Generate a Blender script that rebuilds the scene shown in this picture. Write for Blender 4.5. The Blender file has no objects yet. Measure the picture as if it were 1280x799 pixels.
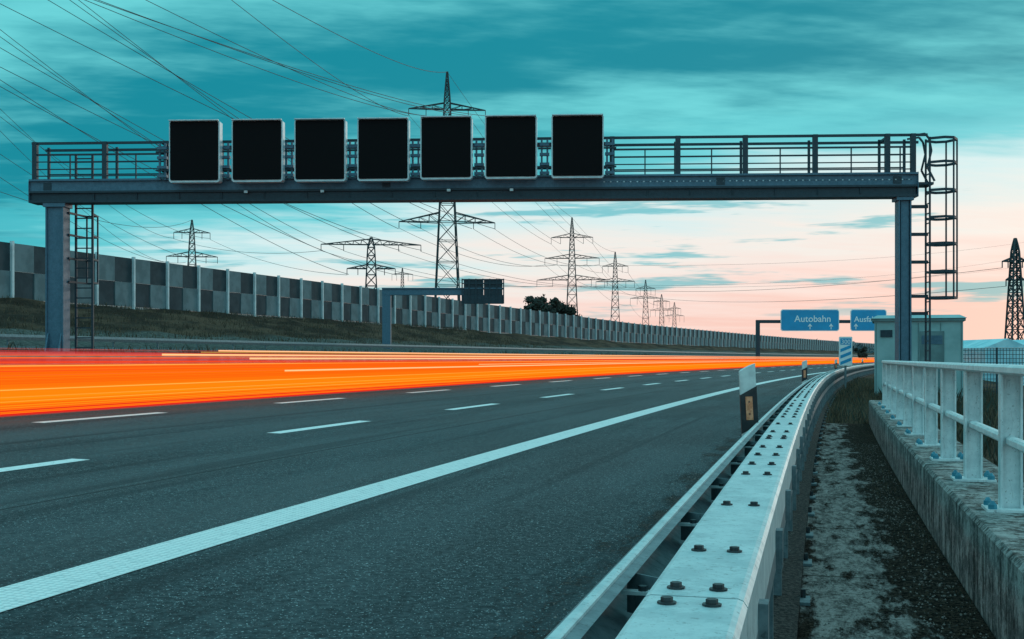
import bpy, math, random
import numpy as np
from mathutils import Vector, Matrix
random.seed(4)
F=1500.0; CH=1.2; HY=448.0
scene=bpy.context.scene

# ------------------------------------------------------------------ road geometry (alignment)
PHI0=math.atan(375/1500)
_s=np.arange(-150,6001,1.0)
_k=np.where(_s<=100,1/1050,np.where(_s<=600,1/4000,0.0))
_i0=150
_phi=np.cumsum(_k); _phi=_phi-_phi[_i0]+PHI0
_x=np.cumsum(np.sin(_phi)); _x-=_x[_i0]
_y=np.cumsum(np.cos(_phi)); _y-=_y[_i0]
def P(s,o,z):
    x=np.interp(s,_s,_x); y=np.interp(s,_s,_y); p=np.interp(s,_s,_phi)
    return Vector((x-o*math.cos(p), y+o*math.sin(p), z))
def heading(s): return float(np.interp(s,_s,_phi))
def U(px,py,Y): return Vector(((px-640)*Y/F, Y, CH+(HY-py)*Y/F))
E=0.025

# ------------------------------------------------------------------ materials
def newmat(name):
    m=bpy.data.materials.new(name); m.use_nodes=True
    return m, m.node_tree, m.node_tree.nodes['Principled BSDF']
def mth(nt,op,a,b=None,c=None,clamp=False):
    n=nt.nodes.new('ShaderNodeMath'); n.operation=op; n.use_clamp=clamp
    for i,v in enumerate((a,b,c)):
        if v is None: continue
        if isinstance(v,(int,float)): n.inputs[i].default_value=v
        else: nt.links.new(v,n.inputs[i])
    return n.outputs[0]
def mixc(nt,f,a,b):
    n=nt.nodes.new('ShaderNodeMix'); n.data_type='RGBA'
    for i,v in ((0,f),(6,a),(7,b)):
        if isinstance(v,(int,float)): n.inputs[i].default_value=v
        elif isinstance(v,tuple): n.inputs[i].default_value=(*v,1) if len(v)==3 else v
        else: nt.links.new(v,n.inputs[i])
    return n.outputs[2]
def step(nt,v,a,b):
    n=nt.nodes.new('ShaderNodeMapRange'); n.interpolation_type='SMOOTHSTEP'
    nt.links.new(v,n.inputs[0]); n.inputs[1].default_value=a; n.inputs[2].default_value=b
    return n.outputs[0]
def noise(nt,vec,scale,detail=4,rough=.55):
    n=nt.nodes.new('ShaderNodeTexNoise'); n.inputs['Scale'].default_value=scale
    n.inputs['Detail'].default_value=min(detail,5); n.inputs['Roughness'].default_value=rough
    if vec is not None: nt.links.new(vec,n.inputs['Vector'])
    return n.outputs[0]
def objc(nt): return nt.nodes.new('ShaderNodeTexCoord').outputs['Object']
def uvc(nt): return nt.nodes.new('ShaderNodeTexCoord').outputs['UV']
def scalev(nt,vec,s):
    n=nt.nodes.new('ShaderNodeMapping'); nt.links.new(vec,n.inputs[0]); n.inputs['Scale'].default_value=s; return n.outputs[0]
def bump(nt,b,h,strength,dist=.01):
    n=nt.nodes.new('ShaderNodeBump'); n.inputs['Strength'].default_value=strength; n.inputs['Distance'].default_value=dist
    nt.links.new(h,n.inputs['Height']); nt.links.new(n.outputs[0],b.inputs['Normal'])
def simple(name,c1,c2=None,scale=3,rough=.6,metal=0,bmp=0,bscale=30,lo=.35,hi=.65):
    m,nt,b=newmat(name); c2=c2 or tuple(v*.7 for v in c1)
    v=objc(nt); f=step(nt,noise(nt,v,scale,3),lo,hi)
    nt.links.new(mixc(nt,f,c1,c2),b.inputs['Base Color'])
    b.inputs['Roughness'].default_value=rough; b.inputs['Metallic'].default_value=metal
    if bmp: bump(nt,b,noise(nt,v,bscale,3),bmp)
    return m

# asphalt (uv = distance along road, offset across road, both in metres)
m_asph,nt,b=newmat('asphalt'); v=objc(nt); uv=uvc(nt)
sep=nt.nodes.new('ShaderNodeSeparateXYZ'); nt.links.new(uv,sep.inputs[0]); so,oo=sep.outputs[0],sep.outputs[1]
g1=noise(nt,v,22,5,.80)
big=step(nt,mth(nt,'ADD',noise(nt,scalev(nt,uv,(.16,.9,1)),1.0,4,.62),mth(nt,'MULTIPLY',mth(nt,'SUBTRACT',g1,.5),.25)),.38,.62)
c=mixc(nt,big,(.016,.029,.034),(.040,.062,.070))
c=mixc(nt,mth(nt,'MULTIPLY',step(nt,g1,.44,.60),.65),c,(.082,.112,.120))
c=mixc(nt,mth(nt,'MULTIPLY',step(nt,g1,.43,.33),.75),c,(.005,.009,.011))
spk=step(nt,noise(nt,v,75,1,.5),.665,.71)
c=mixc(nt,mth(nt,'MULTIPLY',spk,.9),c,(.42,.50,.52))
wt=mth(nt,'SINE',mth(nt,'MULTIPLY',oo,3.45)); wt=mth(nt,'MULTIPLY',mth(nt,'MULTIPLY_ADD',wt,.5,.5),step(nt,oo,3.2,4.4))
c=mixc(nt,mth(nt,'MULTIPLY',wt,.34),c,(.095,.118,.125))
st=step(nt,noise(nt,scalev(nt,uv,(.05,2.4,1)),1.0,4,.6),.54,.66)
c=mixc(nt,mth(nt,'MULTIPLY',st,.5),c,(.010,.020,.024))
for jo in (5.55,9.0):
    wob=mth(nt,'MULTIPLY',mth(nt,'SUBTRACT',noise(nt,uv,.8,2),.5),.05)
    d=mth(nt,'ABSOLUTE',mth(nt,'SUBTRACT',mth(nt,'ADD',oo,wob),jo)); f=mth(nt,'SUBTRACT',1,step(nt,d,.010,.028))
    c=mixc(nt,mth(nt,'MULTIPLY',f,.8),c,(.008,.012,.014))
dn=noise(nt,scalev(nt,uv,(.75,2.6,1)),1.3,5,.72)
dirt=mth(nt,'ADD',mth(nt,'SUBTRACT',mth(nt,'MULTIPLY_ADD',dn,2.0,.18),oo),mth(nt,'MULTIPLY',mth(nt,'SUBTRACT',g1,.5),1.5))
dirt=step(nt,dirt,0.0,.20)
dc=mixc(nt,step(nt,noise(nt,v,40,4,.8),.44,.58),(.006,.005,.005),(.105,.088,.078))
c=mixc(nt,mth(nt,'MULTIPLY',dirt,.92),c,dc)
nt.links.new(c,b.inputs['Base Color']); b.inputs['Roughness'].default_value=.85; b.inputs['Specular IOR Level'].default_value=.25
bump(nt,b,mth(nt,'ADD',g1,mth(nt,'MULTIPLY',mth(nt,'MULTIPLY',dirt,g1),2.5)),.8,.014)

# road paint
m_paint,nt,b=newmat('road_paint'); v=objc(nt)
w=step(nt,noise(nt,v,16,5,.8),.52,.64)
nt.links.new(mixc(nt,mth(nt,'MULTIPLY',w,.6),(.86,.88,.86),(.26,.31,.33)),b.inputs['Base Color']); b.inputs['Roughness'].default_value=.6
m_rib,nt,b=newmat('ribbed_road_paint'); v=objc(nt); uv=uvc(nt)
sep=nt.nodes.new('ShaderNodeSeparateXYZ'); nt.links.new(uv,sep.inputs[0])
rs=mth(nt,'MULTIPLY_ADD',mth(nt,'SINE',mth(nt,'MULTIPLY',sep.outputs[0],2*math.pi/.05)),.5,.5)
rc=mth(nt,'MULTIPLY_ADD',mth(nt,'SINE',mth(nt,'MULTIPLY',sep.outputs[1],2*math.pi/.045)),.5,.5)
w=step(nt,noise(nt,v,14,5,.8),.52,.64)
g=mth(nt,'MULTIPLY',step(nt,mth(nt,'MULTIPLY',rs,rc),.25,.02),.40)
c=mixc(nt,g,(.88,.90,.88),(.30,.36,.38)); c=mixc(nt,mth(nt,'MULTIPLY',w,.45),c,(.32,.37,.39))
nt.links.new(c,b.inputs['Base Color']); b.inputs['Roughness'].default_value=.6
bump(nt,b,mth(nt,'MULTIPLY',rs,rc),.5,.006)

# ground
m_ground,nt,b=newmat('ground_grass'); v=objc(nt); uv=uvc(nt)
sep=nt.nodes.new('ShaderNodeSeparateXYZ'); nt.links.new(uv,sep.inputs[0]); oo=sep.outputs[1]
nz=noise(nt,scalev(nt,v,(.25,.12,.5)),1.0,5,.7); nf=noise(nt,v,3.5,5,.75)
low=mixc(nt,step(nt,nf,.4,.62),(.050,.062,.058),(.125,.135,.122))
up=mixc(nt,step(nt,nz,.42,.60),(.026,.020,.014),(.095,.062,.040))
f=step(nt,mth(nt,'ADD',oo,mth(nt,'MULTIPLY',nz,5)),45.5,48)
c=mixc(nt,f,low,up)
rt=mixc(nt,step(nt,nf,.4,.6),(.030,.022,.015),(.095,.068,.044))
c=mixc(nt,step(nt,oo,8,6),c,rt)
nt.links.new(c,b.inputs['Base Color']); b.inputs['Roughness'].default_value=.95; b.inputs['Specular IOR Level'].default_value=.1
bump(nt,b,nf,.8,.15)

# walkway: weathered concrete with dry soil and moss
m_walk,nt,b=newmat('walkway_concrete'); v=objc(nt); uv=uvc(nt)
sep=nt.nodes.new('ShaderNodeSeparateXYZ'); nt.links.new(uv,sep.inputs[0]); ss,oo=sep.outputs[0],sep.outputs[1]
gg=noise(nt,v,30,5,.82)
c=mixc(nt,step(nt,noise(nt,scalev(nt,uv,(3,9,1)),1.2,5,.8),.40,.60),(.11,.098,.092),(.36,.315,.295))
c=mixc(nt,mth(nt,'MULTIPLY',step(nt,gg,.50,.62),.5),c,(.52,.47,.44))
c=mixc(nt,mth(nt,'MULTIPLY',step(nt,gg,.46,.36),.9),c,(.025,.021,.019))
mo=mth(nt,'ADD',noise(nt,scalev(nt,uv,(1.5,5.2,1)),1.0,5,.74),mth(nt,'MULTIPLY',step(nt,oo,-.22,-.60),.24))
mo=mth(nt,'ADD',mo,mth(nt,'MULTIPLY',mth(nt,'SUBTRACT',gg,.5),.42))
mo=mth(nt,'ADD',mo,mth(nt,'MULTIPLY',step(nt,ss,9,22),.07))
mo=mth(nt,'ADD',mo,mth(nt,'MULTIPLY',step(nt,oo,-.02,.06),.10))
mf=step(nt,mo,.575,.63)
mc=mixc(nt,step(nt,noise(nt,v,46,5,.82),.45,.60),(.006,.005,.004),(.100,.074,.056))
c=mixc(nt,mth(nt,'MULTIPLY',mf,.95),c,mc)
jt=mth(nt,'ABSOLUTE',mth(nt,'SUBTRACT',mth(nt,'FRACT',mth(nt,'MULTIPLY',ss,.5)),.5))
c=mixc(nt,mth(nt,'MULTIPLY',step(nt,jt,.010,.003),.8),c,(.012,.012,.010))
nt.links.new(c,b.inputs['Base Color']); b.inputs['Roughness'].default_value=1.0; b.inputs['Specular IOR Level'].default_value=.02
bump(nt,b,mth(nt,'ADD',mth(nt,'MULTIPLY',mf,mth(nt,'MULTIPLY_ADD',gg,2.0,.6)),gg),.8,.020)

# kerb concrete with drips
m_kerb,nt,b=newmat('kerb_concrete'); v=objc(nt)
kg=noise(nt,v,26,5,.80)
c=mixc(nt,step(nt,noise(nt,v,5,5,.75),.38,.62),(.13,.140,.138),(.42,.42,.405))
dr=step(nt,mth(nt,'ADD',noise(nt,scalev(nt,v,(7,7,.8)),1.5,5,.75),mth(nt,'MULTIPLY',mth(nt,'SUBTRACT',kg,.5),.3)),.47,.60)
c=mixc(nt,mth(nt,'MULTIPLY',dr,.85),c,(.035,.034,.030))
c=mixc(nt,mth(nt,'MULTIPLY',step(nt,kg,.55,.64),.75),c,(.045,.042,.036))
c=mixc(nt,mth(nt,'MULTIPLY',step(nt,kg,.44,.36),.5),c,(.55,.54,.52))
nt.links.new(c,b.inputs['Base Color']); b.inputs['Roughness'].default_value=.95; b.inputs['Specular IOR Level'].default_value=.1
bump(nt,b,kg,.8,.014)

def galv(name,c1,c2,rough=.42,metal=.35,sp=.35):
    m,nt,b=newmat(name); v=objc(nt)
    c=mixc(nt,step(nt,noise(nt,v,9,4,.75),.35,.65),c1,c2)
    st=step(nt,noise(nt,scalev(nt,v,(5,5,1)),7,4,.8),.54,.68)
    c=mixc(nt,mth(nt,'MULTIPLY',st,sp),c,tuple(x*.45 for x in c1))
    sk=step(nt,noise(nt,v,55,3,.7),.61,.68)
    c=mixc(nt,mth(nt,'MULTIPLY',sk,.6),c,tuple(x*.25 for x in c1))
    nt.links.new(c,b.inputs['Base Color']); b.inputs['Metallic'].default_value=metal
    r=mth(nt,'MULTIPLY_ADD',st,.22,rough); nt.links.new(r,b.inputs['Roughness'])
    return m
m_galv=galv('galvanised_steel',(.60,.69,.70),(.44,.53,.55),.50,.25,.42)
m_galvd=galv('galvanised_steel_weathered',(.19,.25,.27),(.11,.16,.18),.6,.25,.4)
m_bolt=simple('bolt_steel',(.02,.028,.034),(.05,.06,.065),40,.5,.4)
m_boltcap=simple('bolt_cap',(.05,.30,.40),(.03,.2,.28),30,.4)
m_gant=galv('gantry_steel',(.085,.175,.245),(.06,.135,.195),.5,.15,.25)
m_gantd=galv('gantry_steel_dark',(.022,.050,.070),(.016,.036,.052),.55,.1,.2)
m_frame=simple('sign_frame_aluminium',(.62,.74,.77),(.5,.62,.66),6,.4,.1)
m_black,nt,b=newmat('led_display'); v=objc(nt)
vo=nt.nodes.new('ShaderNodeTexVoronoi'); vo.inputs['Scale'].default_value=26; vo.inputs['Randomness'].default_value=0
nt.links.new(v,vo.inputs['Vector'])
nt.links.new(mixc(nt,step(nt,vo.outputs['Distance'],.15,.3),(.014,.012,.014),(.006,.005,.006)),b.inputs['Base Color']); b.inputs['Roughness'].default_value=.7
b.inputs['Specular IOR Level'].default_value=.1
m_white=galv('white_paint',(.78,.83,.83),(.62,.68,.69),.5,.0,.45)
m_pla=simple('white_plastic',(.75,.76,.74),(.6,.61,.6),12,.5)
m_blk=simple('black_plastic',(.012,.012,.016),(.025,.025,.028),20,.5)
m_refl=simple('orange_reflector',(.85,.34,.18),(.65,.20,.09),60,.3)
m_blue=simple('sign_blue',(.003,.33,.62),(.004,.28,.54),.6,.4)
m_wht=simple('sign_white',(.85,.89,.9),(.8,.84,.85),4,.4)
m_pyl=simple('pylon_steel',(.020,.038,.046),(.030,.050,.058),.1,.7)
m_wire=simple('wire_aluminium',(.020,.045,.060),(.03,.055,.07),.1,.6)
m_wallA=simple('noise_panel_dark',(.016,.036,.047),(.034,.060,.073),.9,.85)
m_wallB=simple('noise_panel_light',(.150,.225,.250),(.100,.160,.180),.9,.85)
m_post=simple('noise_barrier_post',(.62,.74,.77),(.5,.6,.63),1.5,.6)
m_conc=simple('barrier_concrete',(.46,.40,.37),(.27,.23,.21),1.4,.85,0,.3,12)
m_hut=simple('hut_render',(.34,.52,.53),(.25,.41,.42),1.2,.8,0,.2,30)
m_roof=simple('hut_roof',(.17,.28,.29),(.12,.2,.21),2,.7)
m_glass=simple('greenhouse_panel',(.50,.80,.88),(.26,.58,.68),.4,.25)
m_bark=simple('bark',(.03,.024,.02),(.05,.04,.03),8,.9)
m_leafd=simple('foliage_dark',(.014,.022,.018),(.040,.042,.030),.8,.85)
m_leafa=simple('dry_grass_dark',(.040,.034,.022),(.070,.055,.034),.7,.9)
m_leafb=simple('dry_grass_light',(.17,.125,.075),(.10,.07,.04),1.5,.9)
m_green=simple('grass_green',(.04,.058,.045),(.06,.085,.068),1.5,.9)
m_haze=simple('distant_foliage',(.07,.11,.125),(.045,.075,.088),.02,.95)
m_cham=simple('footing_concrete',(.3,.3,.3),(.2,.2,.2),3,.9)

# ------------------------------------------------------------------ mesh builder
class MB:
    def __init__(s): s.v=[];s.f=[];s.m=[];s.uv=[];s.mats=[]
    def mi(s,mat):
        if mat not in s.mats: s.mats.append(mat)
        return s.mats.index(mat)
    def face(s,idx,mat,uv=None):
        s.f.append(tuple(idx)); s.m.append(s.mi(mat)); s.uv.append(uv or [(0,0)]*len(idx))
    def hexa(s,pts,mat):
        n=len(s.v); s.v+= [tuple(p) for p in pts]
        for q in ((0,3,2,1),(4,5,6,7),(0,1,5,4),(1,2,6,5),(2,3,7,6),(3,0,4,7)): s.face([n+i for i in q],mat)
    def box(s,x0,x1,y0,y1,z0,z1,mat,M=None):
        pts=[Vector(p) for p in ((x0,y0,z0),(x1,y0,z0),(x1,y1,z0),(x0,y1,z0),(x0,y0,z1),(x1,y0,z1),(x1,y1,z1),(x0,y1,z1))]
        if M is not None: pts=[M@p for p in pts]
        s.hexa(pts,mat)
    def beam(s,a,b,w,mat,h=None):
        a=Vector(a);b=Vector(b);h=h or w; d=(b-a)
        if d.length<1e-6: return
        d.normalize(); up=Vector((0,0,1)) if abs(d.z)<.95 else Vector((0,1,0))
        r=d.cross(up).normalized()*w/2; u=r.cross(d).normalized()*h/2
        s.hexa([a-r-u,a+r-u,b+r-u,b-r-u,a-r+u,a+r+u,b+r+u,b-r+u],mat)
    def cyl(s,a,b,r,mat,n=8,r2=None,cap=True):
        a=Vector(a);b=Vector(b);r2=r if r2 is None else r2; d=(b-a).normalized()
        up=Vector((0,0,1)) if abs(d.z)<.95 else Vector((0,1,0))
        x=d.cross(up).normalized(); y=d.cross(x); k=len(s.v)
        for p,rr in ((a,r),(b,r2)):
            for i in range(n):
                t=2*math.pi*i/n; s.v.append(tuple(p+x*math.cos(t)*rr+y*math.sin(t)*rr))
        for i in range(n):
            j=(i+1)%n; s.face([k+i,k+j,k+n+j,k+n+i],mat)
        if cap: s.face([k+i for i in range(n)][::-1],mat); s.face([k+n+i for i in range(n)],mat)
    def sweep(s,prof,svals,mat,closed=True,caps=True,vo=False,zoff=0):
        k=len(s.v); n=len(prof); cum=[0]
        for i in range(n): 
            a=prof[i];b=prof[(i+1)%n]; cum.append(cum[-1]+math.hypot(b[0]-a[0],b[1]-a[1]))
        for sv in svals:
            for (o,z) in prof: s.v.append(tuple(P(sv,o,z+zoff)))
        for j in range(len(svals)-1):
            for i in range(n if closed else n-1):
                i2=(i+1)%n
                va=prof[i][0] if vo else cum[i]; vb=prof[i2][0] if vo else cum[i+1]
                s.face([k+j*n+i,k+j*n+i2,k+(j+1)*n+i2,k+(j+1)*n+i],mat,[(svals[j],va),(svals[j],vb),(svals[j+1],vb),(svals[j+1],va)])
        if closed and caps:
            s.face([k+i for i in range(n)][::-1],mat); e=k+(len(svals)-1)*n; s.face([e+i for i in range(n)],mat)
    def build(s,name,parent=None,smooth=False):
        me=bpy.data.meshes.new(name); me.from_pydata(s.v,[],s.f); 
        for m in s.mats: me.materials.append(m)
        me.polygons.foreach_set('material_index',s.m)
        ul=me.uv_layers.new(name='UVMap'); flat=[c for f in s.uv for p in f for c in p]; ul.data.foreach_set('uv',flat)
        if smooth: me.polygons.foreach_set('use_smooth',[True]*len(s.f))
        me.update(); ob=bpy.data.objects.new(name,me); scene.collection.objects.link(ob)
        if parent: ob.parent=parent
        return ob
def empty(name,loc=(0,0,0),rz=0):
    e=bpy.data.objects.new(name,None); e.location=loc; e.rotation_euler=(0,0,rz); scene.collection.objects.link(e); return e
def srange(a,b,near=1.0):
    out=[a]; s=a
    while s<b:
        s+= near if s<60 else (4 if s<200 else (12 if s<600 else 60)); out.append(min(s,b))
    return out

# ------------------------------------------------------------------ ground sheet
PROF=[(-950,-1.0),(-300,-2.0),(-60,-2.6),(-20,-2.2),(-12,-1.7),(-5.6,-.45),(-3,-.25),(-1.3,-.12),(-.7,-.11),(0,-.09),(.6,-.08),(10,.13),(19.2,.36),(20.2,.44),(21.2,.85),(23.5,1.32),(25.5,1.42),(38,1.72),(40,2.05),(47,3.3),(55,5.15),(60,5.3),(200,5.0),(3800,2.0)]
PO=[p[0] for p in PROF]; PZ=[p[1] for p in PROF]
def gz(o): return float(np.interp(o,PO,PZ))
def dip(s): return -.9*max(0,min(1,(s-120)/120))
g=MB()
offs=sorted(set(PO+[-8,-7,-30,-120,-600,21.7,22.4,30,34,41,42,43,44,45,46,48,49,50,51,52,53,54,57,80,400,900,1800]))
sv=srange(-60,5500,1.5)
for si in sv:
    for o in offs:
        z=gz(o)
        if 20.5<o<56 and not (24<o<39): z+= .12*math.sin(si*.31+o*1.7)+.10*math.sin(si*.83+o*.6)
        if -13<o<-4: z+=.08*math.sin(si*.9+o*2)
        if o>47: z+=dip(si)
        g.v.append(tuple(P(si,o,z)))
n=len(offs)
for j in range(len(sv)-1):
    for i in range(n-1):
        a=j*n+i; g.face([a,a+n,a+n+1,a+1],m_ground,[(sv[j],offs[i]),(sv[j+1],offs[i]),(sv[j+1],offs[i+1]),(sv[j],offs[i+1])])
g.build('ground')

# ------------------------------------------------------------------ road
r=MB(); r.sweep([(.08,-.12),(.08,E*.08),(19.3,E*19.3),(19.3,.2)],srange(-50,2500),m_asph,closed=False,vo=True)
r.build('road')
r=MB(); r.sweep([(25.6,1.3),(25.6,1.50),(37.6,1.78),(37.6,1.6)],srange(-50,2500),m_asph,closed=False,vo=True); r.build('road')
def stripe(mb,o,w,s0,s1,mat,st=1.0):
    mb.sweep([(o-w/2,E*(o-w/2)+.005),(o+w/2,E*(o+w/2)+.005)],srange(s0,s1,st),mat,closed=False,vo=True)
r=MB(); stripe(r,3.62,.34,-20,900,m_rib); stripe(r,18.4,.25,-20,900,m_paint); r.build('edge_line')
r=MB()
for o in (7.2,10.9,14.6):
    for kk in range(-2,60):
        s0=7.3+7.6*kk; stripe(r,o,.21,s0,s0+3.3,m_paint,1.1)
r.build('lane_line')

# ------------------------------------------------------------------ walkway + kerb + railing
WEND=23.5
w=MB(); w.sweep([(-.765,-.03),(.078,-.03)],srange(-6,WEND,.5),m_walk,closed=False,vo=True)
w.sweep([(-.765,-.03),(-.765,-.2),(.078,-.2),(.078,-.03)],[WEND-.01,WEND],m_walk,closed=True)
w.build('walkway')
w=MB(); sgs=-6
while sgs<24:
    w.sweep([(-.77,-.2),(-.77,.375),(-.79,.398),(-1.29,.398),(-1.31,.375),(-1.31,-.4)],[sgs+.008]+[sgs+i for i in (1,2,3,4)]+[sgs+4.992],m_kerb)
    sgs+=5
w.build('concrete_parapet_kerb')
rl=MB(); RO=-.99; RZ=.398
ds=1.62; s_first=6.78-3*ds
ends=[]
for i in range(0,14):
    s0=s_first+i*ds
    if s0>22.5: break
    c=P(s0,RO,0); h=heading(s0); M=Matrix.Translation(c)@Matrix.Rotation(-h,4,'Z')
    rl.box(-.055,.055,-.006,.006,RZ+.014,1.115,m_white,M)
    rl.box(-.055,-.043,-.045,.045,RZ+.014,1.115,m_white,M)
    rl.box(.043,.055,-.045,.045,RZ+.014,1.115,m_white,M)
    rl.box(-.13,.13,-.12,.12,RZ+.001,RZ+.016,m_white,M)
    for bx in (-.10,.10):
        for by in (-.09,.09):
            rl.cyl(M@Vector((bx,by,RZ+.016)),M@Vector((bx,by,RZ+.040)),.024,m_boltcap,8)
            rl.cyl(M@Vector((bx,by,RZ+.040)),M@Vector((bx,by,RZ+.058)),.021,m_boltcap,8,.008)
    ends.append(s0)
ss=[ -5+.5*i for i in range(200) if -5+.5*i<=ends[-1]+.2]
def rprof(o,z,w,h,b=.012): return [(o-w/2+b,z),(o-w/2,z+b),(o-w/2,z+h-b),(o-w/2+b,z+h),(o+w/2-b,z+h),(o+w/2,z+h-b),(o+w/2,z+b),(o+w/2-b,z)]
rl.sweep(rprof(RO,1.116,.13,.05),ss,m_white)
rl.sweep(rprof(RO,.74,.055,.05),ss,m_white)
rl.build('railing')

# ------------------------------------------------------------------ guardrail
gr=empty('guardrail')
tb=MB(); bo=MB(); wb=MB(); po=MB()
j=2.28-4.65*2; joints=[]
while j<170: joints.append(j); j+=4.65
L,Rr=.318,.122
for j in joints:
    sl=[j+.005]+[j+.93*i for i in (1,2,3,4)]+[j+4.645]
    b_=.016
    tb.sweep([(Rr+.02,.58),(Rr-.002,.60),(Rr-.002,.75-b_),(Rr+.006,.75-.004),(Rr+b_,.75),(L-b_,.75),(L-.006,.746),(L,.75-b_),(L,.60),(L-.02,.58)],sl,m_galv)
    if j<70:
        for d in (-.075,.075,.55,1.45,2.45,2.9,3.4,3.9):
            for oo_ in (.180,.262):
                p=P(j+d,oo_,.75)
                h=heading(j); M=Matrix.Translation(p)@Matrix.Rotation(-h+random.uniform(-.2,.2),4,'Z')
                bo.cyl(M@Vector((0,0,.0005)),M@Vector((0,0,.004)),.018,m_bolt,10)
                bo.cyl(M@Vector((0,0,.004)),M@Vector((0,0,.0125)),.0115,m_bolt,6)
tb.sweep([(Rr+.01,.60),(Rr+.01,.743),(L-.01,.743),(L-.01,.60)],srange(joints[0],170),m_bolt)
DW=-.035
wp=[(.440,.705),(.475,.712),(.525,.675),(.525,.625),(.465,.585),(.465,.545),(.525,.505),(.525,.455),(.475,.420),(.44,.425)]
wp=[(o+DW,z) for o,z in wp]
wp2=wp+[(o-.006,z) for o,z in wp[::-1]]
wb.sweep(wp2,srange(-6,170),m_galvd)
wb.sweep([(.459+DW,.707),(.459+DW,.716),(.466+DW,.719),(.480+DW,.719),(.486+DW,.713)],srange(-6,170),m_galv)
s0=-5.4
while s0<170:
    st=1.16
    h=heading(s0); M=Matrix.Translation(P(s0,0,0))@Matrix.Rotation(-h,4,'Z')
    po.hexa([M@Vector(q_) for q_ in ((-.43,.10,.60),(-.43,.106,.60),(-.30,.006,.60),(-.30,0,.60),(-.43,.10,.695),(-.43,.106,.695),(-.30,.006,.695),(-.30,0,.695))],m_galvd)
    po.box(-.43,-.319,.0,.03,.66,.668,m_galv,M)
    if s0<60:
        po.cyl(M@Vector((-.38,.015,.668)),M@Vector((-.38,.015,.680)),.011,m_bolt,6)
    po.box(-.27,-.17,-.004,.004,-.05,.585,m_galvd,M); po.box(-.27,-.262,.004,.055,-.05,.585,m_galvd,M); po.box(-.178,-.17,.004,.055,-.05,.585,m_galvd,M)
    po.box(-.33,-.03,-.07,.11,-.028,-.012,m_galvd,M)
    po.cyl(M@Vector((-.065,.06,-.012)),M@Vector((-.065,.06,.03)),.014,m_bolt,6)
    po.box(-.1195,-.098,-.03,.03,.54,.66,m_galvd,M)
    s0+=st
po.sweep([(.17,.30),(.17,.40),(.165,.40),(.165,.30)],srange(-6,170),m_galvd)
tb.build('top_box_beam',gr); bo.build('bolts',gr); wb.build('w_beam',gr,smooth=False); po.build('posts_and_brackets',gr)

# ------------------------------------------------------------------ median barrier (concrete)
cb=MB(); s0=-30
while s0<700:
    L6=6 if s0<120 else 60
    z=.45
    cb.sweep([(19.4,z-.1),(19.4,z+.08),(19.55,z+.35),(19.62,z+.83),(19.82,z+.83),(19.9,z+.35),(20.05,z+.08),(20.05,z-.1)],[s0+.02,s0+L6*.5,s0+L6-.02],m_conc); s0+=L6
cb.build('concrete_barrier')
og=MB(); og.sweep([(38.2,2.35),(38.25,2.3),(38.2,2.22),(38.25,2.14),(38.2,2.08),(38.15,2.22)],srange(-40,600,4),m_galvd)
s0=-40
while s0<260:
    a=P(s0,38.4,1.6); og.beam(a,a+Vector((0,0,.75)),.1,m_galvd); s0+=4
og.build('guardrail')

# ------------------------------------------------------------------ noise barrier
nb=empty('noise_barrier'); pn=MB(); ps=MB(); s0=-45.0; i=0; O=57.0; ZB0=5.1; ZT0=9.3
BAY=4.4
while s0<1100:
    ZB=ZB0+dip(s0); ZT=ZT0+dip(s0)
    for c_ in range(2):
        for r_ in range(2):
            a=s0+c_*BAY/2; bb=a+BAY/2; hh=(ZT-ZB-.25)/2
            z0=ZB+.25+r_*hh; dark=((c_+r_)%2==0)
            off=.0 if dark else -.05
            pn.sweep([(O-.06+off,z0+.01),(O-.06+off,z0+hh-.01),(O+.08,z0+hh-.01),(O+.08,z0+.01)],[a+.03,bb-.03],m_wallA if dark else m_wallB)
    pn.sweep([(O-.1,ZB-.5),(O-.1,ZB+.24),(O+.1,ZB+.24),(O+.1,ZB-.5)],[s0,s0+BAY],m_kerb)
    p=P(s0,O-.05,0); M=Matrix.Translation(p)@Matrix.Rotation(-heading(s0),4,'Z')
    ps.box(-.02,.22,-.10,.10,ZB-.3,ZT+.12,m_post,M)
    s0+=BAY; i+=1
pn.build('panels',nb); ps.build('posts',nb)

# ------------------------------------------------------------------ sign gantry (local coordinates)
K=42.9
GR=math.radians(3.1); GX0=(592-640)/F*34.9
gant=empty('sign_gantry',(GX0,34.9,0),-GR)
def XO(px): return (px-592)/K
def X(px): return ((px-640)*34.9/F-GX0)/(math.cos(GR)+(px-640)*math.sin(GR)/F)
def Z(py): return CH+(HY-py)/K
g=MB()
x0,x1=X(40),X(1145)
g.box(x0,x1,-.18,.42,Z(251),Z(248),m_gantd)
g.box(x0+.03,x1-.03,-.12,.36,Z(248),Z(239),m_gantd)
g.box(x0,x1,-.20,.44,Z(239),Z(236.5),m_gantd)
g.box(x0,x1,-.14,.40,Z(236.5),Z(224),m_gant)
g.box(x0,x1,-.22,.9,Z(224),Z(221.5),m_gant)
g.box(x0,x1,.8,.9,Z(238),Z(224),m_gant)
for i in range(140):
    px=755+i*2.75
    if px<1140: g.cyl((X(px),-.14,Z(230)),(X(px),-.155,Z(230)),.012 if i%3 else .02,m_frame if i%3==0 else m_gantd,6)
for px in (62,484,900,1120): g.box(X(px)-.12,X(px)+.12,-.155,-.13,Z(235),Z(226),m_gantd)
for px in range(120,1100,53): g.box(X(px)-.01,X(px)+.01,-.16,-.12,Z(247.5),Z(239.5),m_gantd)
g.box(x0-.02,x0,-.2,.44,Z(251),Z(224),m_gant); g.box(x1,x1+.02,-.2,.44,Z(251),Z(221),m_gant)
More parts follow.
